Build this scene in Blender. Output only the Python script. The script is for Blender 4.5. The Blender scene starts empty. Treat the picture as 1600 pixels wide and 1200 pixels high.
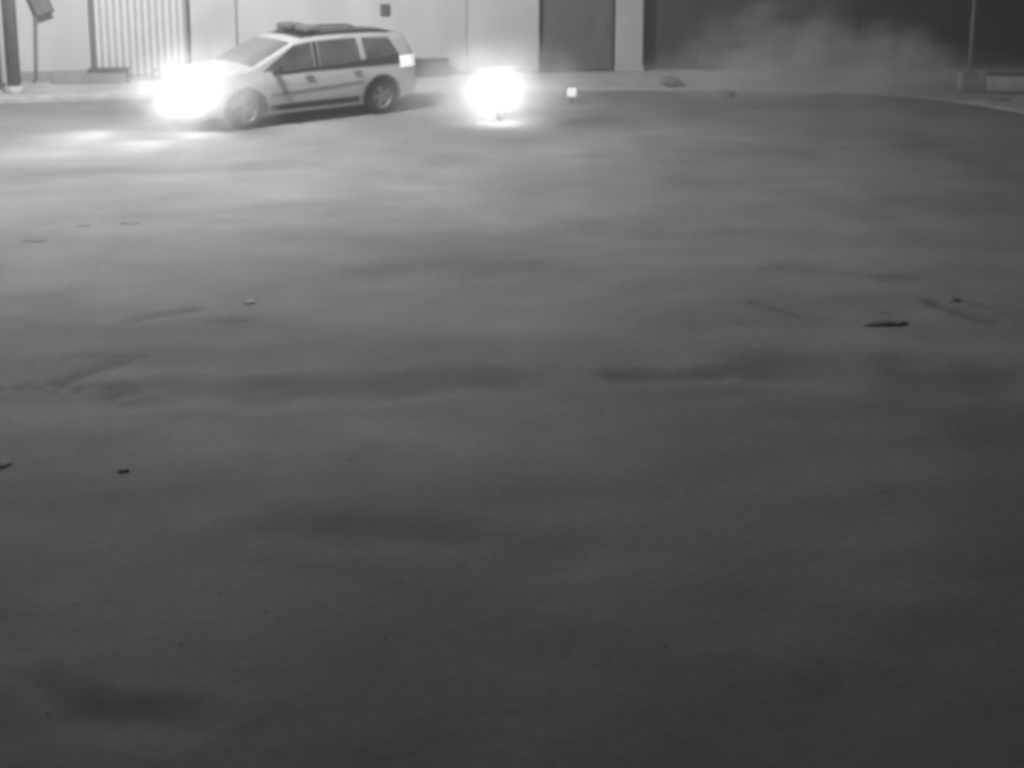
import bpy, bmesh, math, random
from mathutils import Vector, Matrix, noise
R = math.radians
random.seed(7)
S = bpy.context.scene
C = S.collection

# ------------------------------------------------------------ camera, world, lamp, exposure
cam_d = bpy.data.cameras.new('camera'); cam = bpy.data.objects.new('camera', cam_d); C.objects.link(cam)
cam.location = (0, 0, 4.43); cam.rotation_euler = (R(78), 0, 0); cam_d.shift_y = -.1925
cam_d.sensor_width = 36; cam_d.lens = 51.5; cam_d.clip_end = 2000
S.camera = cam
W = bpy.data.worlds.new('World'); S.world = W; W.use_nodes = True
wn = W.node_tree; bg = wn.nodes['Background']
sky = wn.nodes.new('ShaderNodeTexSky'); sky.sky_type = 'NISHITA'; sky.sun_disc = False
sky.sun_elevation = R(2); sky.sun_rotation = R(200)
bw = wn.nodes.new('ShaderNodeRGBToBW')            # the camera records one grey channel
wn.links.new(sky.outputs[0], bw.inputs[0]); wn.links.new(bw.outputs[0], bg.inputs[0])
bg.inputs[1].default_value = 0.018
LAMP = Vector((-5.9, 22.9, 8.1))                  # street lamp hanging over the road, above the frame
LAMP_W = 6000
S.view_settings.view_transform = 'Standard'; S.view_settings.look = 'None'
S.view_settings.exposure = 0; S.view_settings.gamma = 1
S.cycles.use_denoising = True
S.cycles.pixel_filter_type = 'BLACKMAN_HARRIS'; S.cycles.filter_width = 4.3
S.cycles.volume_step_rate = 1.5; S.cycles.volume_bounces = 1; S.cycles.max_bounces = 5
S.cycles.sample_clamp_indirect = 4

# ------------------------------------------------------------ helpers
def mat(name, v, rough=.8, amp=.0, scale=4, spec=.3, emit=0, bump=0, bscale=40, stretch=(1, 1, 1), metal=0):
    m = bpy.data.materials.new(name); m.use_nodes = True
    n, l = m.node_tree.nodes, m.node_tree.links
    b = n['Principled BSDF']; b.inputs['Roughness'].default_value = rough
    b.inputs['Specular IOR Level'].default_value = spec; b.inputs['Metallic'].default_value = metal
    b.inputs['Base Color'].default_value = (v, v, v, 1)
    tc = n.new('ShaderNodeTexCoord'); mp = n.new('ShaderNodeMapping'); mp.inputs['Scale'].default_value = stretch
    l.new(tc.outputs['Object'], mp.inputs[0])
    if amp:
        t = n.new('ShaderNodeTexNoise'); t.inputs['Scale'].default_value = scale; t.inputs['Detail'].default_value = 6
        l.new(mp.outputs[0], t.inputs['Vector'])
        r = n.new('ShaderNodeMapRange'); r.inputs[1].default_value = .25; r.inputs[2].default_value = .75
        r.inputs[3].default_value = v * (1 - amp); r.inputs[4].default_value = v * (1 + amp)
        l.new(t.outputs['Fac'], r.inputs[0]); l.new(r.outputs[0], b.inputs['Base Color'])
    if bump:
        t2 = n.new('ShaderNodeTexNoise'); t2.inputs['Scale'].default_value = bscale; t2.inputs['Detail'].default_value = 5
        l.new(mp.outputs[0], t2.inputs['Vector'])
        bp = n.new('ShaderNodeBump'); bp.inputs['Strength'].default_value = bump; bp.inputs['Distance'].default_value = .02
        l.new(t2.outputs['Fac'], bp.inputs['Height']); l.new(bp.outputs[0], b.inputs['Normal'])
    if emit:
        b.inputs['Emission Color'].default_value = (1, 1, 1, 1); b.inputs['Emission Strength'].default_value = emit
    return m

def link(name, me, m=None, parent=None, smooth=False, loc=None):
    if m: me.materials.append(m)
    o = bpy.data.objects.new(name, me); C.objects.link(o)
    if parent: o.parent = parent
    if loc: o.location = loc
    if smooth:
        for p in me.polygons: p.use_smooth = True
    return o
def tag(o, label=None, cat=None, group=None, kind=None):
    if label: o['label'] = label
    if cat: o['category'] = cat
    if group: o['group'] = group
    if kind: o['kind'] = kind
    return o
def empty(name, loc, rz=0):
    o = bpy.data.objects.new(name, None); C.objects.link(o); o.location = loc; o.rotation_euler.z = rz
    return o
def py(name, v, f, m=None, parent=None, smooth=False):
    me = bpy.data.meshes.new(name); me.from_pydata([tuple(a) for a in v], [], f); me.update()
    bm = bmesh.new(); bm.from_mesh(me); bmesh.ops.recalc_face_normals(bm, faces=bm.faces); bm.to_mesh(me); bm.free()
    return link(name, me, m, parent, smooth)
def bm_obj(name, bm, m=None, parent=None, smooth=False):
    me = bpy.data.meshes.new(name); bmesh.ops.recalc_face_normals(bm, faces=bm.faces); bm.to_mesh(me); bm.free()
    return link(name, me, m, parent, smooth)
def add_box(bm, c, s, rot=None, bev=0):
    M = Matrix.Translation(c) @ (rot.to_4x4() if rot else Matrix()) @ Matrix.Diagonal((*s, 1))
    r = bmesh.ops.create_cube(bm, size=1, matrix=M)
    if bev:
        es = list({e for v in r['verts'] for e in v.link_edges})
        bmesh.ops.bevel(bm, geom=es, offset=bev, segments=2, affect='EDGES', profile=.5)
def box(name, c, s, m, parent=None, rot=None, bev=.01):
    bm = bmesh.new(); add_box(bm, Vector(c), s, rot, bev); return bm_obj(name, bm, m, parent)
def add_tube(bm, pts, rad, n=10, cap=True):
    pts = [Vector(p) for p in pts]; rs = rad if isinstance(rad, (list, tuple)) else [rad] * len(pts)
    rings = []
    for i, p in enumerate(pts):
        t = (pts[min(i + 1, len(pts) - 1)] - pts[max(i - 1, 0)]).normalized()
        a = Vector((0, 0, 1)) if abs(t.z) < .9 else Vector((1, 0, 0))
        u = t.cross(a).normalized(); w = t.cross(u)
        rings.append([bm.verts.new(p + (u * math.cos(k * 2 * math.pi / n) + w * math.sin(k * 2 * math.pi / n)) * rs[i]) for k in range(n)])
    for A, B in zip(rings, rings[1:]):
        for k in range(n): bm.faces.new((A[k], A[(k + 1) % n], B[(k + 1) % n], B[k]))
    if cap: bm.faces.new(rings[0]); bm.faces.new(rings[-1])
def tube(name, pts, rad, m, parent=None, n=10, smooth=True):
    bm = bmesh.new(); add_tube(bm, pts, rad, n); return bm_obj(name, bm, m, parent, smooth)
def add_lathe(bm, prof, n=28, axis='y', c=(0, 0, 0)):
    """prof = (radius, offset along axis)"""
    rings = []
    for r, a in prof:
        ring = []
        for k in range(n):
            t = 2 * math.pi * k / n; p = (r * math.cos(t), a, r * math.sin(t)) if axis == 'y' else (r * math.cos(t), r * math.sin(t), a)
            ring.append(bm.verts.new(Vector(p) + Vector(c)))
        rings.append(ring)
    for A, B in zip(rings, rings[1:]):
        for k in range(n): bm.faces.new((A[k], A[(k + 1) % n], B[(k + 1) % n], B[k]))
    return rings
def interp(tab, x):
    if x <= tab[0][0]: return tab[0][1]
    for (a, b), (c, d) in zip(tab, tab[1:]):
        if x <= c: return b + (d - b) * (x - a) / (c - a)
    return tab[-1][1]
def ss(a, b, x):
    t = min(1, max(0, (x - a) / (b - a))); return t * t * (3 - 2 * t)

# ------------------------------------------------------------ materials
M = dict(
    plaster=mat('pale_plaster', .55, .9, .13, 1.0, stretch=(1.2, 1.2, .45), bump=.15, bscale=30),
    plaster2=mat('pale_plaster_bright', .57, .9, .06, 1.5, bump=.15, bscale=30),
    plinth=mat('plinth_concrete', .30, .9, .15, 3, bump=.2),
    white_metal=mat('white_sheet_metal', .80, .55, .06, 2, stretch=(3, 3, .5)),
    gap_metal=mat('grey_sheet_metal', .42, .6, .1, 3),
    dark_gate=mat('dark_gate_paint', .135, .6, .12, 2, stretch=(2, 2, .4)),
    dark_line=mat('dark_frame_paint', .05, .6),
    pillar=mat('pillar_render', .50, .9, .1, 2, bump=.2),
    dark_wall=mat('dark_cladding', .055, .75, .2, 1.5, stretch=(2, 2, .4)),
    grey_pole=mat('weathered_pole', .15, .8, .2, 5, stretch=(1, 1, .2)),
    grey_metal=mat('grey_painted_metal', .20, .6, .1, 6),
    kerb=mat('kerb_concrete', .46, .9, .28, 3, bump=.3),
    pave=mat('pavement_concrete', .46, .95, .2, 1.5, bump=.3),
    soil=mat('soil_clod', .2, .95, .3, 9, bump=.5),
    soil2=mat('dry_soil_clod', .25, .95, .25, 9, bump=.4),
    stone=mat('pale_stone', .5, .9, .25, 9, bump=.4),
    paint=mat('car_paint_white', .43, .45, .14, 1.6, spec=.35),
    roofp=mat('car_roof_dark', .035, .45, 0, spec=.2),
    trim=mat('black_plastic', .03, .6, .1, 8),
    glass=mat('car_window_glass', .085, .12, .5, 2.2, spec=.5),
    screen=mat('windscreen_glass', .17, .12, .1, 2, spec=.5),
    tyre=mat('rubber', .035, .9, .15, 12),
    rim=mat('alloy', .27, .4, .08, 6, metal=.3),
    lens=mat('headlight_lens', .9, .2, emit=12),
    tail=mat('tail_lamp_lens', .8, .3, emit=.55),
    marker_face=mat('kerb_marker_face', .85, .4, emit=.6),
    chrome=mat('dull_chrome', .5, .3, metal=.8),
    seat=mat('vinyl', .04, .6, .1, 10),
    lampglass=mat('street_lamp_glass', .9, .3, emit=40),
)

# ------------------------------------------------------------ ground (one sheet with ruts, hollows and ridges)
STROKES = [  # polyline, half width, depth
    ([(-3.48, 12.18), (-2.13, 12.18), (-0.97, 12.33), (-0.19, 12.38)], .26, .05),
    ([(0.97, 12.57), (1.84, 12.57)], .16, .045),
    ([(2.52, 12.91), (3.2, 12.77), (4.07, 12.47)], .42, .055),
    ([(-4.02, 12.33), (-3.82, 12.67), (-3.58, 13.01)], .07, .05),
    ([(-3.5, 12.04), (-3.39, 12.33)], .05, .04), ([(-3.63, 12.13), (-3.53, 12.38)], .05, .035),
    ([(-3.88, 14.18), (-3.64, 14.48), (-3.3, 14.67)], .08, .05),
    ([(-3.1, 14.23), (-2.71, 14.28)], .1, .03),
    ([(2.57, 14.92), (2.91, 14.52), (3.2, 14.28)], .07, .045),
    ([(-1.84, 15.94), (-0.87, 16.09), (0.29, 16.24)], .30, .04),
    ([(-6.41, 18.69), (-3.89, 19.28), (-0.97, 20.26), (2.92, 21.25), (7.79, 21.84)], .28, .045),
    ([(-7.3, 21.64), (-3.9, 22.33), (0.97, 23.22), (7.8, 24.21)], .26, .045),
    ([(0.49, 18.3), (2.91, 17.71), (5.83, 17.32)], .3, .04),
    ([(4.46, 14.87), (4.85, 14.28)], .1, .05), ([(3.11, 16.34), (4.46, 15.94)], .2, .035),
    ([(-2.61, 7.47), (-2.32, 7.17), (-1.83, 7.13)], .16, .05),
    ([(-1.55, 9.5), (-0.58, 9.31), (0.39, 9.12)], .25, .03),
] + [([(-4.55 + .17 * i, 12.0 + .10 * (i % 3)), (-4.48 + .17 * i, 12.22 + .09 * (i % 2))], .035, .05) for i in range(8)] \
  + [([(-4.2 + .2 * i, 13.0 + .08 * (i % 2)), (-4.1 + .2 * i, 13.15)], .04, .035) for i in range(4)] \
  + [([(3.9 + .25 * i, 14.6 + .2 * (i % 3)), (4.05 + .25 * i, 14.45 + .2 * (i % 3))], .06, .04) for i in range(5)]
def seg_d(px, py_, a, b):
    ax, ay = a; bx, by = b; dx, dy = bx - ax, by - ay
    t = max(0, min(1, ((px - ax) * dx + (py_ - ay) * dy) / (dx * dx + dy * dy + 1e-9)))
    return math.hypot(px - ax - t * dx, py_ - ay - t * dy)
SB = []
for pl, w, d in STROKES:
    xs = [p[0] for p in pl]; ys = [p[1] for p in pl]; m_ = w * 3
    SB.append((min(xs) - m_, max(xs) + m_, min(ys) - m_, max(ys) + m_, pl, w, d))
def ground_z(x, y):
    z = .04 * noise.noise(Vector((x * .35, y * .5, 3.1))) + .014 * noise.noise(Vector((x * 1.1, y * 1.6, 9))) + .004 * noise.noise(Vector((x * 4, y * 4, 1)))
    stroke_dark = 0
    for x0, x1, y0, y1, pl, w, d in SB:
        if x0 < x < x1 and y0 < y < y1:
            q = min(seg_d(x, y, a, b) for a, b in zip(pl, pl[1:])) + .9 * w * noise.noise(Vector((x * 1.7, y * 1.7, d * 90)))
            g = math.exp(-(q / w) ** 2); d *= .55 if y < 15 else .3; z -= d * g; z += .25 * d * math.exp(-((q - 1.8 * w) / (.6 * w)) ** 2)
            stroke_dark = max(stroke_dark, g * (.9 if w == .42 else (.3 if y > 15 else .6) if w > .24 else .9) * (.45 + .9 * max(0, .35 + noise.noise(Vector((x * .8, y * .8, 4))))))
    flat = 1 - ss(26.2, 24.2, y)
    flat = ss(24.2, 25.6, y)
    z *= 1 - .92 * flat
    return z, stroke_dark
def axis(lo, hi, step, far):
    a = []; s = step; v = lo
    while v > -far: a.append(v); s *= 1.35; v -= s
    a = a[::-1]; n = int(round((hi - lo) / step))
    a += [lo + (hi - lo) * i / n for i in range(1, n + 1)]
    s = step; v = hi + s
    while v < far: a.append(v); s *= 1.35; v += s
    return a
gx = axis(-9, 9, .085, 400); gy = axis(5, 27, .085, 400)
V, stroke_dark = [], []
for y in gy:
    for x in gx:
        z, d = ground_z(x, y); V.append((x, y, z)); stroke_dark.append(d)
nx = len(gx)
F = [(j * nx + i, j * nx + i + 1, (j + 1) * nx + i + 1, (j + 1) * nx + i) for j in range(len(gy) - 1) for i in range(nx - 1)]
me = bpy.data.meshes.new('ground'); me.from_pydata(V, [], F); me.update()
at = me.attributes.new('stroke_dark', 'FLOAT', 'POINT'); at.data.foreach_set('value', stroke_dark)
gm = bpy.data.materials.new('packed_dirt'); gm.use_nodes = True
n, l = gm.node_tree.nodes, gm.node_tree.links
b = n['Principled BSDF']; b.inputs['Roughness'].default_value = .95; b.inputs['Specular IOR Level'].default_value = .15
tc = n.new('ShaderNodeTexCoord')
def noise_node(scale, det, st=(1, 1, 1)):
    mp = n.new('ShaderNodeMapping'); mp.inputs['Scale'].default_value = st; l.new(tc.outputs['Object'], mp.inputs[0])
    t = n.new('ShaderNodeTexNoise'); t.inputs['Scale'].default_value = scale; t.inputs['Detail'].default_value = det
    l.new(mp.outputs[0], t.inputs['Vector']); return t
def rng(src, a, b_, c, d):
    r = n.new('ShaderNodeMapRange'); r.inputs[1].default_value = a; r.inputs[2].default_value = b_; r.inputs[3].default_value = c; r.inputs[4].default_value = d
    l.new(src, r.inputs[0]); return r.outputs[0]
def mth(op, a, b_):
    r = n.new('ShaderNodeMath'); r.operation = op
    for i, q in enumerate((a, b_)):
        if isinstance(q, (int, float)): r.inputs[i].default_value = q
        else: l.new(q, r.inputs[i])
    return r.outputs[0]
big = rng(noise_node(.22, 4, (1, 1.5, 1)).outputs['Fac'], .3, .7, .85, 1.15)
mid = rng(noise_node(1.3, 5, (.6, 1.1, 1)).outputs['Fac'], .3, .7, .92, 1.08)
blot = rng(noise_node(.75, 3, (.8, .45, 1)).outputs['Fac'], .35, .65, .91, 1.09)
fine = rng(noise_node(14, 6).outputs['Fac'], .3, .7, .92, 1.08)
da = n.new('ShaderNodeAttribute'); da.attribute_name = 'stroke_dark'  # lowers the ground's base colour along the strokes
dm = rng(da.outputs['Fac'], 0, 1, 1, .62)
col = mth('MULTIPLY', mth('MULTIPLY', mth('MULTIPLY', mth('MULTIPLY', mth('MULTIPLY', big, blot), mid), fine), dm), .235)
l.new(col, b.inputs['Base Color'])
bp = n.new('ShaderNodeBump'); bp.inputs['Strength'].default_value = .22; bp.inputs['Distance'].default_value = .02
l.new(noise_node(9, 8).outputs['Fac'], bp.inputs['Height']); l.new(bp.outputs[0], b.inputs['Normal'])
g = link('ground', me, gm, smooth=True); tag(g, kind='structure')

# ------------------------------------------------------------ pavement and kerb along the wall
KERB = [(-16, 27.9), (-13, 28.3), (-10.3, 28.75), (-8, 29.3), (-5, 29.85), (-2, 30.2), (1, 30.5), (4, 30.6), (6.5, 30.3), (8.2, 29.6), (9.4, 28.3), (10.2, 26.4), (10.8, 24), (11.2, 20)]
def smooth_line(pl, k=6):
    out = []
    P = [Vector((*p, 0)) for p in pl]; P = [P[0] * 2 - P[1]] + P + [P[-1] * 2 - P[-2]]
    for i in range(1, len(P) - 2):
        for s in range(k):
            t = s / k; a, b_, c, d = P[i - 1:i + 3]
            out.append(.5 * ((2 * b_) + (c - a) * t + (2 * a - 5 * b_ + 4 * c - d) * t * t + (3 * b_ - a - 3 * c + d) * t ** 3))
    out.append(P[-2]); return out
KL = smooth_line(KERB)
def side_n(pl, i):
    t = (pl[min(i + 1, len(pl) - 1)] - pl[max(i - 1, 0)]).normalized(); return Vector((-t.y, t.x, 0))
v, f = [], []
def kh(x): return 1 - .82 * ss(0, 4, x)
prof = [(0, -.1), (0, .10), (.03, .125), (.17, .125), (.19, -.1)]
for i, p in enumerate(KL):
    nn = side_n(KL, i)
    for o_, z in prof: v.append(p + nn * o_ + Vector((0, 0, z * kh(p.x) + .008 * noise.noise(p * .9))))
k = len(prof)
for i in range(len(KL) - 1):
    for j in range(k - 1): f.append((i * k + j, i * k + j + 1, (i + 1) * k + j + 1, (i + 1) * k + j))
tag(py('kerb', v, f, M['kerb']), kind='structure')
v, f = [], []
for i, p in enumerate(KL):
    nn = side_n(KL, i); a = p + nn * .188
    b_ = Vector((a.x, 36, 0)) if i < 50 else Vector((max(a.x + 4, 16), max(a.y, 36 - (i - 50) * .5), 0))
    for t in (0, .15, .4, 1):
        q = a.lerp(b_, t); v.append((q.x, q.y, .118 * (1 - (1 - kh(a.x)) * (1 - ss(0, .4, t))) - .002 + .006 * noise.noise(q)))
for i in range(len(KL) - 1):
    for j in range(3): f.append((i * 4 + j, i * 4 + j + 1, i * 4 + j + 5, i * 4 + j + 4))
tag(py('pavement', v, f, M['pave'], smooth=True), kind='structure')

# ------------------------------------------------------------ left building: pale wall, panels, plinth
ZP = .12
A, B = Vector((-13.0, 30.75, 0)), Vector((2.95, 32.8, 0))
DIR = (B - A).normalized(); NRM = Vector((DIR.y, -DIR.x, 0)); ANG = math.atan2(DIR.y, DIR.x)
def wall_u(X): return (X - A.x) / DIR.x
def wp(u, out=0, z=0): return A + DIR * u + NRM * out + Vector((0, 0, z))
RW = Matrix.Rotation(ANG, 3, 'Z')
def wbox(name, x0, x1, z0, z1, out0, out1, m, parent, bev=.008):
    u0, u1 = wall_u(x0), wall_u(x1)
    c = wp((u0 + u1) / 2, (out0 + out1) / 2, (z0 + z1) / 2)
    if parent: c = c - parent.location
    return box(name, c, (abs(u1 - u0), abs(out1 - out0), z1 - z0), m, parent, RW, bev)
XG0, XG1, XD0, XD1 = -8.92, -7.02, .62, 2.32
bl = empty('building', wp(0)); tag(bl, 'pale plastered building wall running behind the white car', 'building')
for x0, x1, mm in ((-13, -10.9, 'plaster2'), (-10.885, XG0 - .1, 'plaster'), (XG1 + .1, -5.96, 'plaster'), (-5.93, -1.0, 'plaster'), (-.985, XD0 - .02, 'plaster2')):
    wbox('wall_panel', x0, x1, ZP - .02, 4.4, -.3, 0, M[mm], bl, .01)
wbox('lintel', XG0 - .098, XG1 + .098, 3.0, 4.4, -.3, -.003, M['plaster'], bl)
wbox('lintel', XD0 - .018, XD1 + .1, 3.1, 4.4, -.3, -.003, M['plaster'], bl)
wbox('plinth', -10.6, XG0 - .12, ZP - .01, .34, .002, .07, M['plinth'], bl, .015)
wbox('plinth', XG1 + .2, -1.2, ZP - .01, .30, .002, .05, M['plinth'], bl, .015)
wbox('plinth', -1.19, XD0 - .03, ZP - .01, .22, .002, .05, M['plinth'], bl, .015)
wbox('joint_strip', -5.965, -5.925, .9, 4.4, .001, .012, M['grey_metal'], bl, .003)
wbox('downpipe', XG1 + .02, XG1 + .07, .95, 4.4, .002, .06, M['grey_metal'], bl, .02)
vt = wbox('vent', -2.87, -2.67, 1.44, 1.69, .001, .045, M['dark_line'], bl, .012)
for i in range(3):
    wbox('vent_slat', -2.84, -2.70, 1.48 + i * .07, 1.51 + i * .07, .045, .06, M['grey_metal'], vt, .003).location = (0, 0, 0)
for ch in vt.children: ch.location = -bl.location * 0 + Vector((0, 0, 0)) - bl.location

# ------------------------------------------------------------ corrugated white gate
gt = empty('corrugated_gate', wp(wall_u((XG0 + XG1) / 2), -.05, ZP)); tag(gt, 'white ribbed metal gate in the pale wall left of the car', 'gate')
wbox('backing', XG0, XG1, ZP, 2.99, -.16, -.10, M['gap_metal'], gt, .004)
NS = 13; w_ = (XG1 - XG0) / NS
for i in range(NS):
    x0 = XG0 + i * w_
    u0, u1 = wall_u(x0 + .012), wall_u(x0 + w_ * .62)
    sec = [(0, -.098), (.1, -.055), (.32, -.035), (.68, -.035), (.9, -.055), (1, -.098)]
    v = [wp(u0 + (u1 - u0) * a, o_, z) - gt.location for z in (ZP + .04, 2.985) for a, o_ in sec]
    f = [(j, j + 1, j + 7, j + 6) for j in range(5)] + [tuple(range(6)), tuple(range(11, 5, -1)), (0, 6, 11, 5)]
    py('slat', v, f, M['white_metal'], gt)
wbox('frame', XG0 - .07, XG0 - .005, ZP, 2.99, -.14, -.01, M['grey_metal'], gt, .006)
wbox('frame', XG1 + .005, XG1 + .018, ZP, 2.99, -.14, -.01, M['grey_metal'], gt, .004)

# concrete step at the foot of the gate
u_ = wall_u(-8.6); st = empty('concrete_step', wp(wall_u(-8.6), .25, ZP))
st_b = wbox('block', -9.75, -8.25, ZP - .005, .36, .09, .42, M['plinth'], st, .015)
wbox('top_slab', -9.05, -8.22, .362, .41, .08, .45, M['grey_pole'], st, .008)
tag(st, 'low grey concrete step with dark top edge below the ribbed gate', 'step')
# thin bar with a ring near the front of the car
rb = empty('ground_rail', wp(wall_u(-8.0), .62, ZP)); tag(rb, 'thin low metal bar ending in a ring by the kerb beside the gate', 'rail')
p0, p1 = wp(wall_u(-8.2), .62, .30) - rb.location, wp(wall_u(-7.66), .62, .31) - rb.location
tube('bar', [p0, p1], .014, M['grey_metal'], rb, 8)
tube('post', [wp(wall_u(-8.18), .62, ZP) - rb.location, p0 + Vector((.02, 0, .01))], .016, M['grey_metal'], rb, 8)
tube('post', [wp(wall_u(-7.7), .62, ZP) - rb.location, p1 + Vector((-.04, 0, 0))], .016, M['grey_metal'], rb, 8)
bm = bmesh.new(); add_tube(bm, [p1 + Vector((.07 + .075 * math.cos(t * R(30)), 0, .03 + .075 * math.sin(t * R(30)))) for t in range(13)], .02, 8)
bm_obj('ring', bm, M['grey_metal'], rb, True)

# dark low block against the wall behind the car
db = empty('utility_box', wp(wall_u(-1.75), .2, ZP)); tag(db, 'low dark grey box against the wall just behind the car', 'utility box')
wbox('body', -2.3, -1.45, ZP - .003, .46, .075, .36, M['dark_wall'], db, .02)
wbox('lid', -2.33, -1.42, .46, .50, .06, .39, M['dark_line'], db, .01)

# ------------------------------------------------------------ dark gate and pillar
dg = empty('dark_gate', wp(wall_u(1.45), -.1, ZP)); tag(dg, 'tall dark grey metal gate between pale wall and pillar', 'gate')
nP = 4
for i in range(nP):
    x0 = XD0 + (XD1 - .06 - XD0) * i / nP; x1 = XD0 + (XD1 - .06 - XD0) * (i + 1) / nP - .003
    wbox('panel', x0, x1, ZP + .04, 3.09, -.2, -.14, M['dark_gate'], dg, .002)
wbox('frame', XD1 - .055, XD1 + .0, ZP, 3.09, -.2, -.06, M['dark_line'], dg, .006)
wbox('bottom_rail', XD0, XD1 - .06, ZP + .005, ZP + .035, -.2, -.12, M['dark_line'], dg, .004)
box('handle', wp(wall_u(XD1 - .2), -.12, 1.05) - dg.location, (.03, .05, .16), M['dark_gate'], dg, RW, .01)
pl_ = empty('wall_pillar', wp(wall_u(2.66), 0, ZP)); tag(pl_, 'pale square pillar between the dark gate and dark wall', 'pillar')
wbox('shaft', XD1 + .005, 2.93, ZP + .12, 4.4, -.45, .03, M['pillar'], pl_, .015)
wbox('base', XD1 - .0, 2.96, ZP - .005, ZP + .12, -.45, .06, M['pillar'], pl_, .015)

# ------------------------------------------------------------ dark wall to the right
dw = empty('dark_wall', (6.5, 33.1, ZP)); tag(dw, 'long dark clad wall behind the dust at right', 'wall')
xs = [2.97 + i * 1.22 for i in range(11)]
for i, (x0, x1) in enumerate(zip(xs, xs[1:])):
    box('cladding_panel', ((x0 + x1) / 2 - 6.5, .1 + .004 * (i % 3), 2.1), (x1 - x0 - .012, .12, 4.2), M['dark_wall'], dw, None, .012)
box('base_strip', (2.4, 0, .06), (11.8, .06, .12), M['dark_wall'], dw, None, .01)

# right: pole on a concrete foot, low pale wall
rp = empty('thin_pole', (9.4, 29.9, ZP)); tag(rp, 'thin grey pole on a square concrete foot at far right', 'pole')
box('foot', (-.02, 0, .17), (.27, .27, .36), M['grey_pole'], rp, None, .02)
box('foot_edge', (-.19, .02, .17), (.06, .2, .34), M['pave'], rp, None, .01)
tube('shaft', [(0, 0, .3), (0, 0, 1.2), (.03, 0, 4.5)], [.045, .042, .035], M['grey_metal'], rp, 12)
lw = empty('low_wall', (10.9, 29.7, ZP)); tag(lw, 'low pale concrete wall right of the thin pole', 'low wall')
rz = Matrix.Rotation(R(-8), 3, 'Z')
box('base', (0, 0, .15), (2.3, .3, .32), M['kerb'], lw, rz, .02)
box('coping', (.0, .02, .33), (2.34, .34, .05), M['dark_line'], lw, rz, .01)

# ------------------------------------------------------------ left: utility pole, sign on a post
up = empty('utility_pole', (-10.12, 29.55, ZP)); tag(up, 'thick grey utility pole at the left edge', 'pole')
tube('shaft', [(0, 0, .05), (0, 0, 4), (0, 0, 8.4)], [.14, .135, .10], M['grey_pole'], up, 20)
bm = bmesh.new(); add_lathe(bm, [(.0, .14), (.15, .14), (.2, .11), (.22, -.02), (0, -.02)], 20, 'z'); bm_obj('collar', bm, M['kerb'], up, True)
box('crossarm', (0, -.12, 7.8), (1.6, .09, .1), M['grey_pole'], up, None, .01)
for x in (-.65, -.25, .25, .65):
    tube('insulator', [(x, -.12, 7.85), (x, -.12, 7.92), (x, -.12, 8.0)], [.03, .05, .02], M['kerb'], up, 10)
tube('cable_duct', [(.09, -.11, .1), (.085, -.1, 4), (.07, -.08, 7.6)], .025, M['grey_metal'], up, 8)
sp = empty('sign_post', (-10.1, 31.0, ZP)); tag(sp, 'thin post carrying a tilted grey panel beside the utility pole', 'sign')
tube('post', [(-.1, -.02, 0), (-.02, 0, .12), (0, 0, .6), (.05, 0, 1.5), (.05, 0, 1.9)], .03, M['grey_metal'], sp, 10)
box('panel', (.16, -.05, 1.72), (.34, .06, .56), M['grey_metal'], sp, Matrix.Rotation(R(-22), 3, 'Y') , .01)
box('panel_edge', (.16, -.03, 1.72), (.39, .05, .61), M['dark_line'], sp, Matrix.Rotation(R(-22), 3, 'Y'), .01)

# small square marker beside the kerb, its face set to emit
mk = empty('kerb_marker', (1.18, 28.75, 0)); tag(mk, 'small square white marker on a short stub by the kerb', 'marker lamp')
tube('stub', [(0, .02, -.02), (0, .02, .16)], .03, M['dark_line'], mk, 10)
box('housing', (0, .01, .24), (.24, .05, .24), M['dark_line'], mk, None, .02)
box('face', (0, -.02, .24), (.185, .02, .185), M['marker_face'], mk, None, .008)

# ------------------------------------------------------------ street lamp (out of frame at left) that lights the place
sl = empty('street_lamp', (-10.4, 23.8, 0)); tag(sl, 'street lamp on a tall post reaching over the road', 'street lamp')
tube('post', [(0, 0, -.1), (0, 0, 4), (0, 0, 7.75)], [.12, .10, .08], M['grey_pole'], sl, 16)
tube('arm', [(0, 0, 7.7), (.35, -.02, 8.1), (1.6, -.07, 8.3), (3.85, -.19, 8.4)], .045, M['grey_metal'], sl, 10)
box('lamp_head', (4.2, -.2, 8.38), (.8, .34, .14), M['grey_metal'], sl, None, .05)
box('lamp_glass', (4.2, -.2, 8.295), (.6, .26, .03), M['lampglass'], sl, None, .01)
ld = bpy.data.lights.new('street_lamp_light', 'SPOT'); ld.energy = LAMP_W; ld.shadow_soft_size = .2; ld.spot_size = R(172); ld.spot_blend = .5
lo = bpy.data.objects.new('street_lamp_light', ld); C.objects.link(lo); lo.location = LAMP; lo.rotation_mode = 'QUATERNION'; lo.rotation_quaternion = Vector((.02, .03, -1)).to_track_quat('-Z', 'Y')

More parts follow.
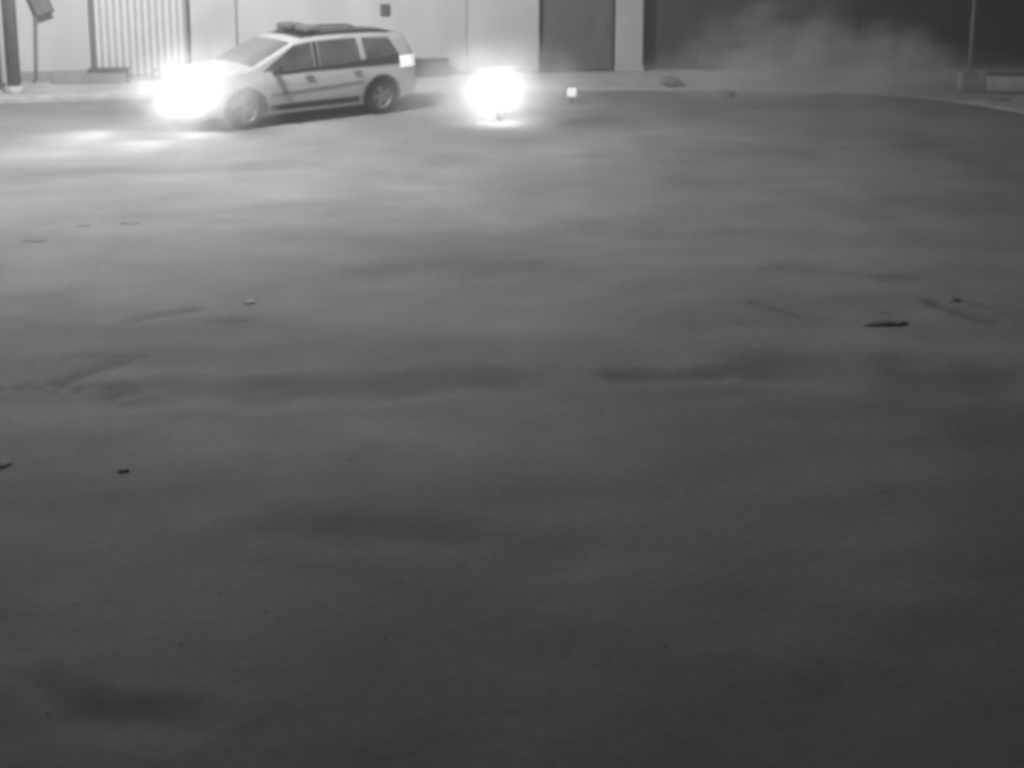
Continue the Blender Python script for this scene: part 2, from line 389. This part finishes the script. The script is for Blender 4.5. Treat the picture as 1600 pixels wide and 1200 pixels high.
# ------------------------------------------------------------ the car
K = 1.14
AXF, AXR = 1.27 * K, -1.24 * K
ZT = [(-2.0, .78), (-1.985, .97), (-1.94, 1.12), (-1.84, 1.40), (-1.79, 1.475), (-1.66, 1.52), (-1.2, 1.55), (-.6, 1.565), (-.1, 1.56), (.14, 1.54), (.32, 1.50), (1.10, 1.10), (1.20, 1.075), (1.6, 1.045), (1.85, .995), (1.97, .92), (2.03, .82), (2.06, .66)]
HW = [(-2.0, .70), (-1.96, .76), (-1.85, .82), (-1.5, .865), (-.5, .878), (.8, .878), (1.3, .868), (1.7, .835), (1.9, .76), (1.99, .69), (2.06, .56)]
ZB = [(-2.0, .40), (-1.9, .30), (-1.6, .24), (-.8, .21), (1.0, .21), (1.6, .22), (1.95, .26), (2.06, .36)]
def BL(x): return .985 - .036 * x
ZT, HW, ZB = [[(x * K, q) for x, q in t] for t in (ZT, HW, ZB)]
def belt(x): return .985 - .036 * x / K
def sec_pts(x):
    zt, w, zb = interp(ZT, x), interp(HW, x), interp(ZB, x)
    sh = min(belt(x), zt - .06)
    P = [(0, zb), (.6 * w, zb), (w - .10, zb + .008), (w - .035, zb + .08)]
    for t, o_ in ((.3, .008), (.5, 0), (.72, .0), (.86, .008), (1, .032)): P.append((w - o_, zb + (sh - zb) * t))
    re_z = zt - .05; re_y = w - .032 - max(0, re_z - sh) * .30
    for t in (.34, .67, 1): P.append((P[8][0] + (re_y - P[8][0]) * t, sh + (re_z - sh) * t))
    P += [(re_y - .05, zt - .013), (.55 * re_y, zt + .004), (0, zt + .014)]
    return P
def side_y(x, z):
    P = sec_pts(x)[2:12]
    for (y0, z0), (y1, z1) in zip(P, P[1:]):
        if z0 <= z <= z1: return y0 + (y1 - y0) * (z - z0) / (z1 - z0 + 1e-9)
    return P[-1][0] if z > P[-1][1] else P[0][0]
def build_body():
    xs = [-2.0, -1.985, -1.96, -1.93, -1.87, -1.80, -1.74, -1.68, -1.62, -1.45, -1.2, -.9, -.6, -.3, 0, .15, .3, .38, .46, .6, .8, 1.0, 1.13, 1.18, 1.22, 1.4, 1.6, 1.75, 1.85, 1.92, 1.97, 2.0, 2.03, 2.06]
    bm = bmesh.new(); rings = []
    for x in [q * K for q in xs]:
        P = sec_pts(x); full = P + [(-y, z) for y, z in P[-2:0:-1]]
        rings.append([bm.verts.new((x, y, z)) for y, z in full])
    for a, b_ in zip(rings, rings[1:]):
        k = len(a)
        for j in range(k): bm.faces.new((a[j], a[(j + 1) % k], b_[(j + 1) % k], b_[j]))
    bm.faces.new(rings[0]); bm.faces.new(rings[-1])
    return bm
def cut(o, cutters):
    for c in cutters:
        md = o.modifiers.new('cut', 'BOOLEAN'); md.operation = 'DIFFERENCE'; md.object = c; md.solver = 'EXACT'
    dg_ = bpy.context.evaluated_depsgraph_get(); dg_.update()
    me2 = bpy.data.meshes.new_from_object(o.evaluated_get(dg_)); o.modifiers.clear(); o.data = me2
    for c in cutters: bpy.data.objects.remove(c)
def patch(name, x0, x1, zlo, zhi, off, m, parent, s=1, nx_=10, nz=6, thick=.012):
    """body-side panel following the surface; zlo, zhi are functions of x"""
    x0, x1, zl0, zh0 = x0 * K, x1 * K, zlo, zhi
    zlo = lambda x: zl0(x / K)
    zhi = lambda x: zh0(x / K)
    v, f = [], []
    for dd in (off, off - thick):
        for i in range(nx_ + 1):
            x = x0 + (x1 - x0) * i / nx_
            for j in range(nz + 1):
                z = zlo(x) + (zhi(x) - zlo(x)) * j / nz; v.append((x, s * (side_y(x, z) + dd), z))
    N = (nx_ + 1) * (nz + 1); q = nz + 1
    for i in range(nx_):
        for j in range(nz):
            a = i * q + j; f.append((a, a + 1, a + q + 1, a + q)); f.append((N + a, N + a + q, N + a + q + 1, N + a + 1))
    for i in range(nx_):
        for a in (i * q, i * q + nz): f.append((a, a + q, N + a + q, N + a))
    for j in range(nz):
        for a in (j, nx_ * q + j): f.append((a, a + 1, N + a + 1, N + a))
    return py(name, v, f, m, parent)
def poly_side(name, pts, off, m, parent, s, thick=.02):
    pts = [(x * K, z) for x, z in pts]
    v = [(x, s * (side_y(x, z) + off), z) for x, z in pts] + [(x, s * (side_y(x, z) + off - thick), z) for x, z in pts]
    k = len(pts); f = [tuple(range(k)), tuple(range(2 * k - 1, k - 1, -1))] + [(i, (i + 1) % k, (i + 1) % k + k, i + k) for i in range(k)]
    return py(name, v, f, m, parent)
CAR = Vector((-4.1, 27.3, -.003)); CAR_YAW = R(180 + 38)
car = empty('car', CAR, CAR_YAW); tag(car, 'white compact off-road car with dark roof and blazing headlights, driving left', 'car')
body = bm_obj('body', build_body(), M['paint'], None, False)
cs = []
for ax_ in (AXF, AXR):
    for s in (1, -1):
        bm = bmesh.new(); rr = add_lathe(bm, [(.385, -.22), (.385, .3)], 32, 'y', (ax_, s * .76, .34)); bm.faces.new(rr[0]); bm.faces.new(rr[1])
        cs.append(bm_obj('cutter', bm))
cut(body, cs); body.parent = car
for p in body.data.polygons: p.use_smooth = True
try: body.data.set_sharp_from_angle(angle=R(38))
except Exception: pass
def wheel(x, s):
    wr = empty('wheel', (x, s * .765, .335)); wr.parent = car
    bm = bmesh.new(); add_lathe(bm, [(.205, -.09), (.27, -.105), (.315, -.10), (.335, -.075), (.338, 0), (.335, .075), (.315, .10), (.27, .105), (.205, .09)], 36)
    bm_obj('tyre', bm, M['tyre'], wr, True)
    bm = bmesh.new(); rr = add_lathe(bm, [(.212, s * .085), (.195, s * .075), (.185, s * .02), (.0001, s * .02)], 30)
    for k in range(5):
        t = 2 * math.pi * k / 5
        add_box(bm, Vector((.11 * math.cos(t), s * .055, .11 * math.sin(t))), (.17, .03, .055), Matrix.Rotation(-t, 3, 'Y'), .008)
    add_lathe(bm, [(.055, s * .04), (.05, s * .08), (.0001, s * .085)], 16)
    bm_obj('rim', bm, M['rim'], wr, True)
    return wr
for ax_ in (AXF, AXR):
    for s in (1, -1): wheel(ax_, s)
for s in (1, -1):
    for ax_ in (AXF, AXR):                      # dark arch lips
        bm = bmesh.new()
        pts = []
        for k in range(17):
            t = R(-8 + 196 * k / 16); x, z = ax_ + .40 * math.cos(t), .34 + .40 * math.sin(t)
            pts.append((x, s * (side_y(x, max(z, .3)) + .004), z))
        add_tube(bm, pts, .028, 8); bm_obj('arch_trim', bm, M['trim'], car, True)
    fd = patch('door', .02, 1.0 - .12, lambda x: .42, lambda x: BL(x) - .05, .006, M['paint'], car, s)
    rd = patch('door', -.92, .005, lambda x: .42 + max(0, (-.72 - x)) * 1.0, lambda x: BL(x) - .09, .006, M['paint'], car, s)
    for d_, hx in ((fd, .14), (rd, -.76)):
        z = .85; hx *= K; box('handle', (hx, s * (side_y(hx, z) + .022), z), (.17, .025, .028), M['trim'], d_, None, .008)
    poly_side('side_window', [(.97, BL(.97) + .05), (.34, 1.42), (.02, 1.465), (.02, BL(.02) + .045)], .006, M['glass'], car, s)
    poly_side('side_window', [(-.09, BL(-.09) + .045), (-.09, 1.475), (-.82, 1.475), (-.86, BL(-.86) + .045)], .006, M['glass'], car, s)
    poly_side('side_window', [(-.96, BL(-.96) + .06), (-.93, 1.47), (-1.44, 1.44), (-1.60, BL(-1.60) + .11)], .022, M['glass'], car, s)
    poly_side('window_pillar', [(.0, BL(0) + .045), (.0, 1.465), (-.07, 1.47), (-.07, BL(-.07) + .045)], .008, M['trim'], car, s)
    patch('belt_trim', -1.61, .78, lambda x: BL(x) - .035 - max(0, -x) * .045, lambda x: BL(x) + .035 + max(0, -x - .6) * .05, .012, M['trim'], car, s, 14, 2)
    patch('sill_trim', -.80, .85, lambda x: .285, lambda x: .395, .010, M['trim'], car, s, 10, 2)
    patch('side_moulding', -.88, .84, lambda x: .60 - .05 * x, lambda x: .645 - .05 * x, .012, M['grey_metal'], car, s, 10, 1)
    # tail lamp wrapping round the rear corner
    patch('tail_lamp', -1.975, -1.62, lambda x: .86 + (x + 1.62) * -.04, lambda x: min(1.075, interp(ZT, x) - .07), .018, M['tail'], car, s, 8, 3, .05)
    # headlight
    hl = empty('headlight', (1.86 * K, s * .60, .765)); hl.parent = car
    bm = bmesh.new(); bmesh.ops.create_uvsphere(bm, u_segments=20, v_segments=12, radius=1, matrix=Matrix.Rotation(s * R(-28), 4, 'Z') @ Matrix.Diagonal((.12, .20, .085, 1)))
    bm_obj('lens', bm, M['lens'], hl, True)
    bm = bmesh.new(); bmesh.ops.create_uvsphere(bm, u_segments=20, v_segments=12, radius=1, matrix=Matrix.Translation((-.03, 0, 0)) @ Matrix.Rotation(s * R(-28), 4, 'Z') @ Matrix.Diagonal((.12, .225, .10, 1)))
    bm_obj('bezel', bm, M['trim'], hl, True)
    bm = bmesh.new(); add_box(bm, Vector((.86, s * .985, 1.05)), (.12, .17, .13), Matrix.Rotation(s * R(10), 3, 'Z'), .035); add_tube(bm, [(.88, s * .84, .99), (.87, s * .92, 1.02)], .025, 8)
    bm_obj('door_mirror', bm, M['trim'], car)
    tube('roof_rail', [(.02, s * .62, 1.525), (-.1, s * .63, 1.59), (-.8, s * .635, 1.60), (-1.6, s * .615, 1.57), (-1.74, s * .61, 1.515)], .02, M['trim'], car, 8)
# windscreen and rear window, roof skin
def top_patch(name, x0, x1, inset0, inset1, off, m, nx_=10, ny=10):
    x0, x1 = x0 * K, x1 * K
    v, f = [], []
    for i in range(nx_ + 1):
        x = x0 + (x1 - x0) * i / nx_; zt = interp(ZT, x); P = sec_pts(x); ins = inset0 + (inset1 - inset0) * i / nx_
        half = P[11][0] - ins
        e = .03; t = Vector((2 * e, 0, interp(ZT, x + e) - interp(ZT, x - e))).normalized(); nn = Vector((-t.z, 0, t.x))
        for j in range(ny + 1):
            y = half * (2 * j / ny - 1); ay = abs(y)
            z = zt + (.014 - .010 * ay / (.55 * P[11][0]) if ay < .55 * P[11][0] else .004 - .017 * (ay - .55 * P[11][0]) / (.45 * P[11][0] - .05 + 1e-6) if ay < P[11][0] - .05 else -.013 - .037 * (ay - P[11][0] + .05) / .05)
            v.append(Vector((x, y, z)) + nn * off)
    q = ny + 1
    for i in range(nx_):
        for j in range(ny): a = i * q + j; f.append((a, a + 1, a + q + 1, a + q))
    return py(name, v, f, m, car, True)
top_patch('windscreen', .37, 1.10, .06, .07, .008, M['screen'])
top_patch('rear_window', -1.905, -1.81, .09, .10, .010, M['glass'])
top_patch('roof_panel', -1.63, .16, .055, .055, .008, M['roofp'], 14)
bm = bmesh.new()                                    # low bar across the roof
for s in (-1, 1): add_box(bm, Vector((-.15, s * .33, 1.665)), (.32, .50, .11), Matrix.Rotation(s * R(-4), 3, 'Z'), .035)
lb = bm_obj('roof_bar', bm, M['dark_gate'], car)
box('centre_block', (-.15, 0, 1.655), (.24, .15, .09), M['trim'], lb, None, .02)
box('mount', (-.15, 0, 1.59), (.18, .9, .05), M['trim'], lb, None, .01)
# nose
box('grille', (2.0 * K, 0, .70), (.09, .86, .14), M['trim'], car, None, .02)
for i in range(3): box('grille_bar', (2.05 * K - .01, 0, .655 + i * .045), (.02, .82, .014), M['chrome'], car, None, .004)
box('bumper_intake', (2.03 * K, 0, .46), (.08, .95, .12), M['trim'], car, None, .02)
box('number_plate', (2.07 * K, 0, .56), (.015, .50, .11), M['kerb'], car, None, .004)
box('rear_bumper', (-1.99 * K, 0, .50), (.12, 1.38, .20), M['paint'], car, None, .04)
tube('wiper', [(1.24, .1, 1.10), (1.10, -.30, 1.16)], .01, M['trim'], car, 6)

def lamp_light(name, loc, parent, energy, size=.09):
    d = bpy.data.lights.new(name, 'POINT'); d.energy = energy; d.shadow_soft_size = size
    o = bpy.data.objects.new(name, d); C.objects.link(o); o.parent = parent; o.location = loc; return o
def beam(name, loc, parent, energy, direction, ang=50, blend=.8):
    d = bpy.data.lights.new(name, 'SPOT'); d.energy = energy; d.spot_size = R(ang); d.spot_blend = blend; d.shadow_soft_size = .08
    o = bpy.data.objects.new(name, d); C.objects.link(o); o.parent = parent; o.location = loc
    o.rotation_mode = 'QUATERNION'; o.rotation_quaternion = Vector(direction).to_track_quat('-Z', 'Y'); return o
for s in (1, -1):
    lamp_light('headlight_glow', (2.32, s * .68, .74), car, 145 if s > 0 else 10)
    beam('headlight_beam', (2.40, s * .64, .74), car, 420 if s > 0 else 520, (1, .42 if s > 0 else .14, -.34 if s > 0 else -.12), 56 if s > 0 else 64, 1.0)

# ------------------------------------------------------------ motorcycle facing the camera
mc = empty('motorcycle', (-.15, 27.3, -.004), R(-90 - 10)); mc.scale = (.76, .76, .76); tag(mc, 'motorcycle with glaring headlight standing by the kerb behind the car', 'motorcycle')
def mwheel(x):
    wr = empty('wheel', (x, 0, .31)); wr.parent = mc
    bm = bmesh.new(); add_lathe(bm, [(.23, -.045), (.28, -.055), (.31, -.03), (.313, 0), (.31, .03), (.28, .055), (.23, .045)], 30); bm_obj('tyre', bm, M['tyre'], wr, True)
    bm = bmesh.new(); add_lathe(bm, [(.236, -.03), (.215, -.02), (.215, .02), (.236, .03)], 30); add_tube(bm, [(0, -.05, 0), (0, .05, 0)], .035, 10)
    for k in range(10): t = math.pi * 2 * k / 10; add_tube(bm, [(0, 0, 0), (.22 * math.cos(t), 0, .22 * math.sin(t))], .007, 5)
    bm_obj('rim', bm, M['rim'], wr)
mwheel(.65); mwheel(-.62)
for s in (-1, 1):
    tube('fork', [(.65, s * .085, .31), (.42, s * .085, .95)], .024, M['chrome'], mc)
    tube('swing_arm', [(-.62, s * .08, .31), (-.12, s * .1, .38)], .022, M['trim'], mc)
    tube('mirror_stem', [(.36, s * .30, 1.0), (.36, s * .34, 1.14)], .008, M['trim'], mc, 6)
    box('mirror', (.36, s * .35, 1.17), (.02, .10, .07), M['trim'], mc, None, .01)
tube('handlebar', [(.30, -.36, .98), (.36, -.2, 1.01), (.40, 0, .98), (.36, .2, 1.01), (.30, .36, .98)], .014, M['chrome'], mc)
bm = bmesh.new(); bmesh.ops.create_uvsphere(bm, u_segments=16, v_segments=10, radius=1, matrix=Matrix.Translation((.12, 0, .80)) @ Matrix.Diagonal((.27, .14, .13, 1))); bm_obj('fuel_tank', bm, M['paint'], mc, True)
box('seat', (-.34, 0, .78), (.62, .24, .09), M['seat'], mc, None, .035)
box('engine', (.06, 0, .45), (.36, .26, .30), M['grey_metal'], mc, None, .05)
tube('frame', [(.42, 0, .92), (.3, 0, .55), (.05, 0, .27), (-.25, 0, .35), (-.4, 0, .70), (.2, 0, .78)], .02, M['trim'], mc)
tube('exhaust', [(.15, -.14, .38), (-.1, -.17, .28), (-.72, -.18, .38)], [.025, .03, .045], M['chrome'], mc)
for x, a0, a1 in ((.65, 40, 150), (-.62, 20, 140)):
    v, f = [], []
    for k in range(9):
        t = R(a0 + (a1 - a0) * k / 8)
        for y, r in ((-.07, .335), (0, .355), (.07, .335)): v.append((x + r * math.cos(t), y, .31 + r * math.sin(t)))
    for k in range(8):
        for j in range(2): a = k * 3 + j; f.append((a, a + 1, a + 4, a + 3))
    py('mudguard', v, f, M['paint'], mc, True)
hl = empty('headlight', (.50, 0, .86)); hl.parent = mc
bm = bmesh.new(); add_lathe(bm, [(.0001, -.12), (.07, -.10), (.1, -.03), (.105, .02)], 20, 'z', (0, 0, 0)); bmesh.ops.rotate(bm, verts=bm.verts, matrix=Matrix.Rotation(R(90), 3, 'Y')); bm_obj('bowl', bm, M['chrome'], hl, True)
bm = bmesh.new(); add_lathe(bm, [(.1, .02), (.06, .04), (.0001, .047)], 20, 'z'); bmesh.ops.rotate(bm, verts=bm.verts, matrix=Matrix.Rotation(R(90), 3, 'Y')); bm_obj('lens', bm, M['lens'], hl, True)
tube('side_stand', [(-.05, .12, .3), (-.1, .26, .005)], .012, M['trim'], mc, 6)
lamp_light('headlight_glow', (1.0, 0, .74), mc, 120)

# ------------------------------------------------------------ dust in the air, with glare puffs added at the headlights
def dust(name, loc, scale, dens, label, nscale=1.6, lo_=.3, hi_=.7, power=1.0, rz=0, floor=0.0, g_=0.0):
    bm = bmesh.new(); bmesh.ops.create_icosphere(bm, subdivisions=3, radius=1)
    m = bpy.data.materials.new(name); m.use_nodes = True; n, l = m.node_tree.nodes, m.node_tree.links
    n.remove(n['Principled BSDF']); out = n['Material Output']
    pv = n.new('ShaderNodeVolumePrincipled'); pv.inputs['Color'].default_value = (.92, .92, .92, 1); pv.inputs['Anisotropy'].default_value = g_
    l.new(pv.outputs[0], out.inputs['Volume'])
    tc = n.new('ShaderNodeTexCoord'); ln = n.new('ShaderNodeVectorMath'); ln.operation = 'LENGTH'; l.new(tc.outputs['Object'], ln.inputs[0])
    mr = n.new('ShaderNodeMapRange'); mr.interpolation_type = 'SMOOTHSTEP'; mr.inputs[1].default_value = .98; mr.inputs[2].default_value = floor; mr.inputs[3].default_value = 0; mr.inputs[4].default_value = 1
    l.new(ln.outputs['Value'], mr.inputs[0])
    t = n.new('ShaderNodeTexNoise'); t.inputs['Scale'].default_value = nscale; t.inputs['Detail'].default_value = 3; l.new(tc.outputs['Object'], t.inputs['Vector'])
    r2 = n.new('ShaderNodeMapRange'); r2.inputs[1].default_value = lo_; r2.inputs[2].default_value = hi_; r2.inputs[3].default_value = 0; r2.inputs[4].default_value = 1
    l.new(t.outputs['Fac'], r2.inputs[0])
    a = n.new('ShaderNodeMath'); a.operation = 'POWER'; l.new(mr.outputs[0], a.inputs[0]); a.inputs[1].default_value = power
    b_ = n.new('ShaderNodeMath'); b_.operation = 'MULTIPLY'; l.new(a.outputs[0], b_.inputs[0]); l.new(r2.outputs[0], b_.inputs[1])
    c = n.new('ShaderNodeMath'); c.operation = 'MULTIPLY'; l.new(b_.outputs[0], c.inputs[0]); c.inputs[1].default_value = dens
    l.new(c.outputs[0], pv.inputs['Density'])
    o = bm_obj('dust_cloud', bm, m); o.location = loc; o.scale = scale; o.rotation_euler.z = rz
    return tag(o, label, 'dust', kind='stuff')
RC = Matrix.Rotation(CAR_YAW, 3, 'Z')
hp = CAR + RC @ Vector((2.25, .72, .74))
dust('glare_puff_car', hp - Vector((0, 0, .05)), (1.8, 1.6, 1.3), 2.2, 'added dust puff that makes the headlight glare of the white car', 3.0, .3, .66, 1.4)  # puff added around the car's headlights to give them a glare
hb = Vector((-.15, 27.3, 0)) + Matrix.Rotation(R(-100), 3, 'Z') @ Vector((1.0, 0, .84)) * .76
dust('glare_puff_bike', hb - Vector((.05, 0, .14)), (2.5, 1.7, 1.4), 2.3, 'added dust puff that makes the headlight glare of the motorcycle', 3.4, .3, .66, 1.4)  # added puff, gives the headlight its glare and veils the bike
dust('dust_right', (6.0, 31.0, .65), (2.9, 1.4, 1.6), 2.6, 'billowing dust hanging before the dark wall', 2.6, .40, .74, .9)
dust('dust_right2', (8.0, 30.4, .6), (1.5, 1.1, 1.15), 2.8, 'smaller dust puff left of the thin pole', 2.2, .36, .74, .9)
dust('dust_trail', (6.8, 30.0, .25), (5.6, 2.4, 1.0), 1.3, 'low dust drifting over the road edge below the dark wall', 2.4, .28, .74, .9)

hz = box('haze', (0, 20, 5.0), (60, 60, 13), None, bev=0)
hm = bpy.data.materials.new('haze'); hm.use_nodes = True; hn = hm.node_tree.nodes; hn.remove(hn['Principled BSDF'])
pv = hn.new('ShaderNodeVolumePrincipled'); pv.inputs['Color'].default_value = (.9, .9, .9, 1); pv.inputs['Density'].default_value = .006
hm.node_tree.links.new(pv.outputs[0], hn['Material Output'].inputs['Volume'])
hz.data.materials.clear(); hz.data.materials.append(hm); tag(hz, kind='stuff')

# ------------------------------------------------------------ clods, stones and sticks on the dirt
def clod(name, x, y, s, label, cat, m, rz=0, seed=0):
    bm = bmesh.new(); bmesh.ops.create_icosphere(bm, subdivisions=3, radius=1)
    for v in bm.verts:
        q = noise.noise(v.co * 1.3 + Vector((seed, 2, 5))) * .45 + noise.noise(v.co * 3.1 + Vector((seed, 8, 1))) * (.18 if name != 'rubble' else .5)
        v.co *= 1 + q
        if v.co.z < -.45: v.co.z = -.45
    bmesh.ops.scale(bm, vec=s, verts=bm.verts)
    o = bm_obj(name, bm, m, None, True); z, _ = ground_z(x, y); o.location = (x, y, z + s[2] * (.12 if y < 25 else .3) + (.11 if y > 30.3 else 0)); o.rotation_euler.z = rz
    return tag(o, label, cat)
clod('dirt_clod', 3.74, 14.18, (.22, .10, 0.028), 'flat dark clod of earth lying on the right half of the dirt', 'clod', M['soil'], .1, 1)
clod('dirt_clod', -2.95, 10.43, (.05, .04, 0.019), 'small dark clod alone in the left foreground dirt', 'clod', M['soil2'], .9, 2)
clod('dirt_clod', -3.89, 10.53, (.055, .07, 0.022), 'dark clod at the left edge below the wheel ruts', 'clod', M['soil2'], .2, 3)
clod('stone', -2.77, 14.92, (.06, .05, 0.022), 'pale pebble on the dirt left of centre', 'stone', M['stone'], 0, 4)
clod('dirt_clod', -5.92, 17.61, (.15, .06, 0.011), 'thin dark clod far left beyond the ruts', 'clod', M['soil'], .1, 5)
clod('dirt_clod', -5.59, 18.49, (.10, .07, 0.012), 'left one of two clods lying side by side', 'clod', M['soil'], .4, 6)
clod('dirt_clod', -4.96, 18.59, (.13, .06, 0.012), 'right one of two clods lying side by side', 'clod', M['soil'], -.2, 7)
clod('rubble', 3.35, 31.0, (.22, .17, .10), 'dark heap of rubble on the pavement below the pillar', 'rubble', M['soil'], .3, 8)
clod('rubble', 4.35, 29.75, (.22, .17, .10), 'dark heap of rubble in the gutter under the dust', 'rubble', M['soil'], -.2, 9)
clod('dirt_clod', 9.75, 29.0, (.22, .14, 0.050), 'dark clod beside the foot of the thin pole', 'clod', M['soil'], -.5, 10)
clod('stone', 4.7, 14.96, (.07, .06, 0.028), 'small dark stone near the right edge', 'stone', M['soil'], .3, 11)

# loose grit scattered over the dirt
rg = random.Random(3); v, f = [], []
for i in range(2600):
    y = 6 + 20 * rg.random() ** 1.3; x = rg.uniform(-1, 1) * (1.5 + y * .36); r = .004 + .011 * rg.random() ** 3 + .0003 * y
    z = ground_z(x, y)[0]; b0 = len(v); a = rg.random() * 6.28
    for k in range(4):
        t = a + k * 1.57; q = r * rg.uniform(.7, 1.4); v.append((x + q * math.cos(t), y + q * math.sin(t), z - .002))
    v.append((x, y, z + r * rg.uniform(.15, .4)))
    f += [(b0 + k, b0 + (k + 1) % 4, b0 + 4) for k in range(4)]
tag(py('gravel', v, f, mat('grit', .23, .95, .35, 3)), 'loose grit scattered over the packed dirt', 'gravel', kind='stuff')
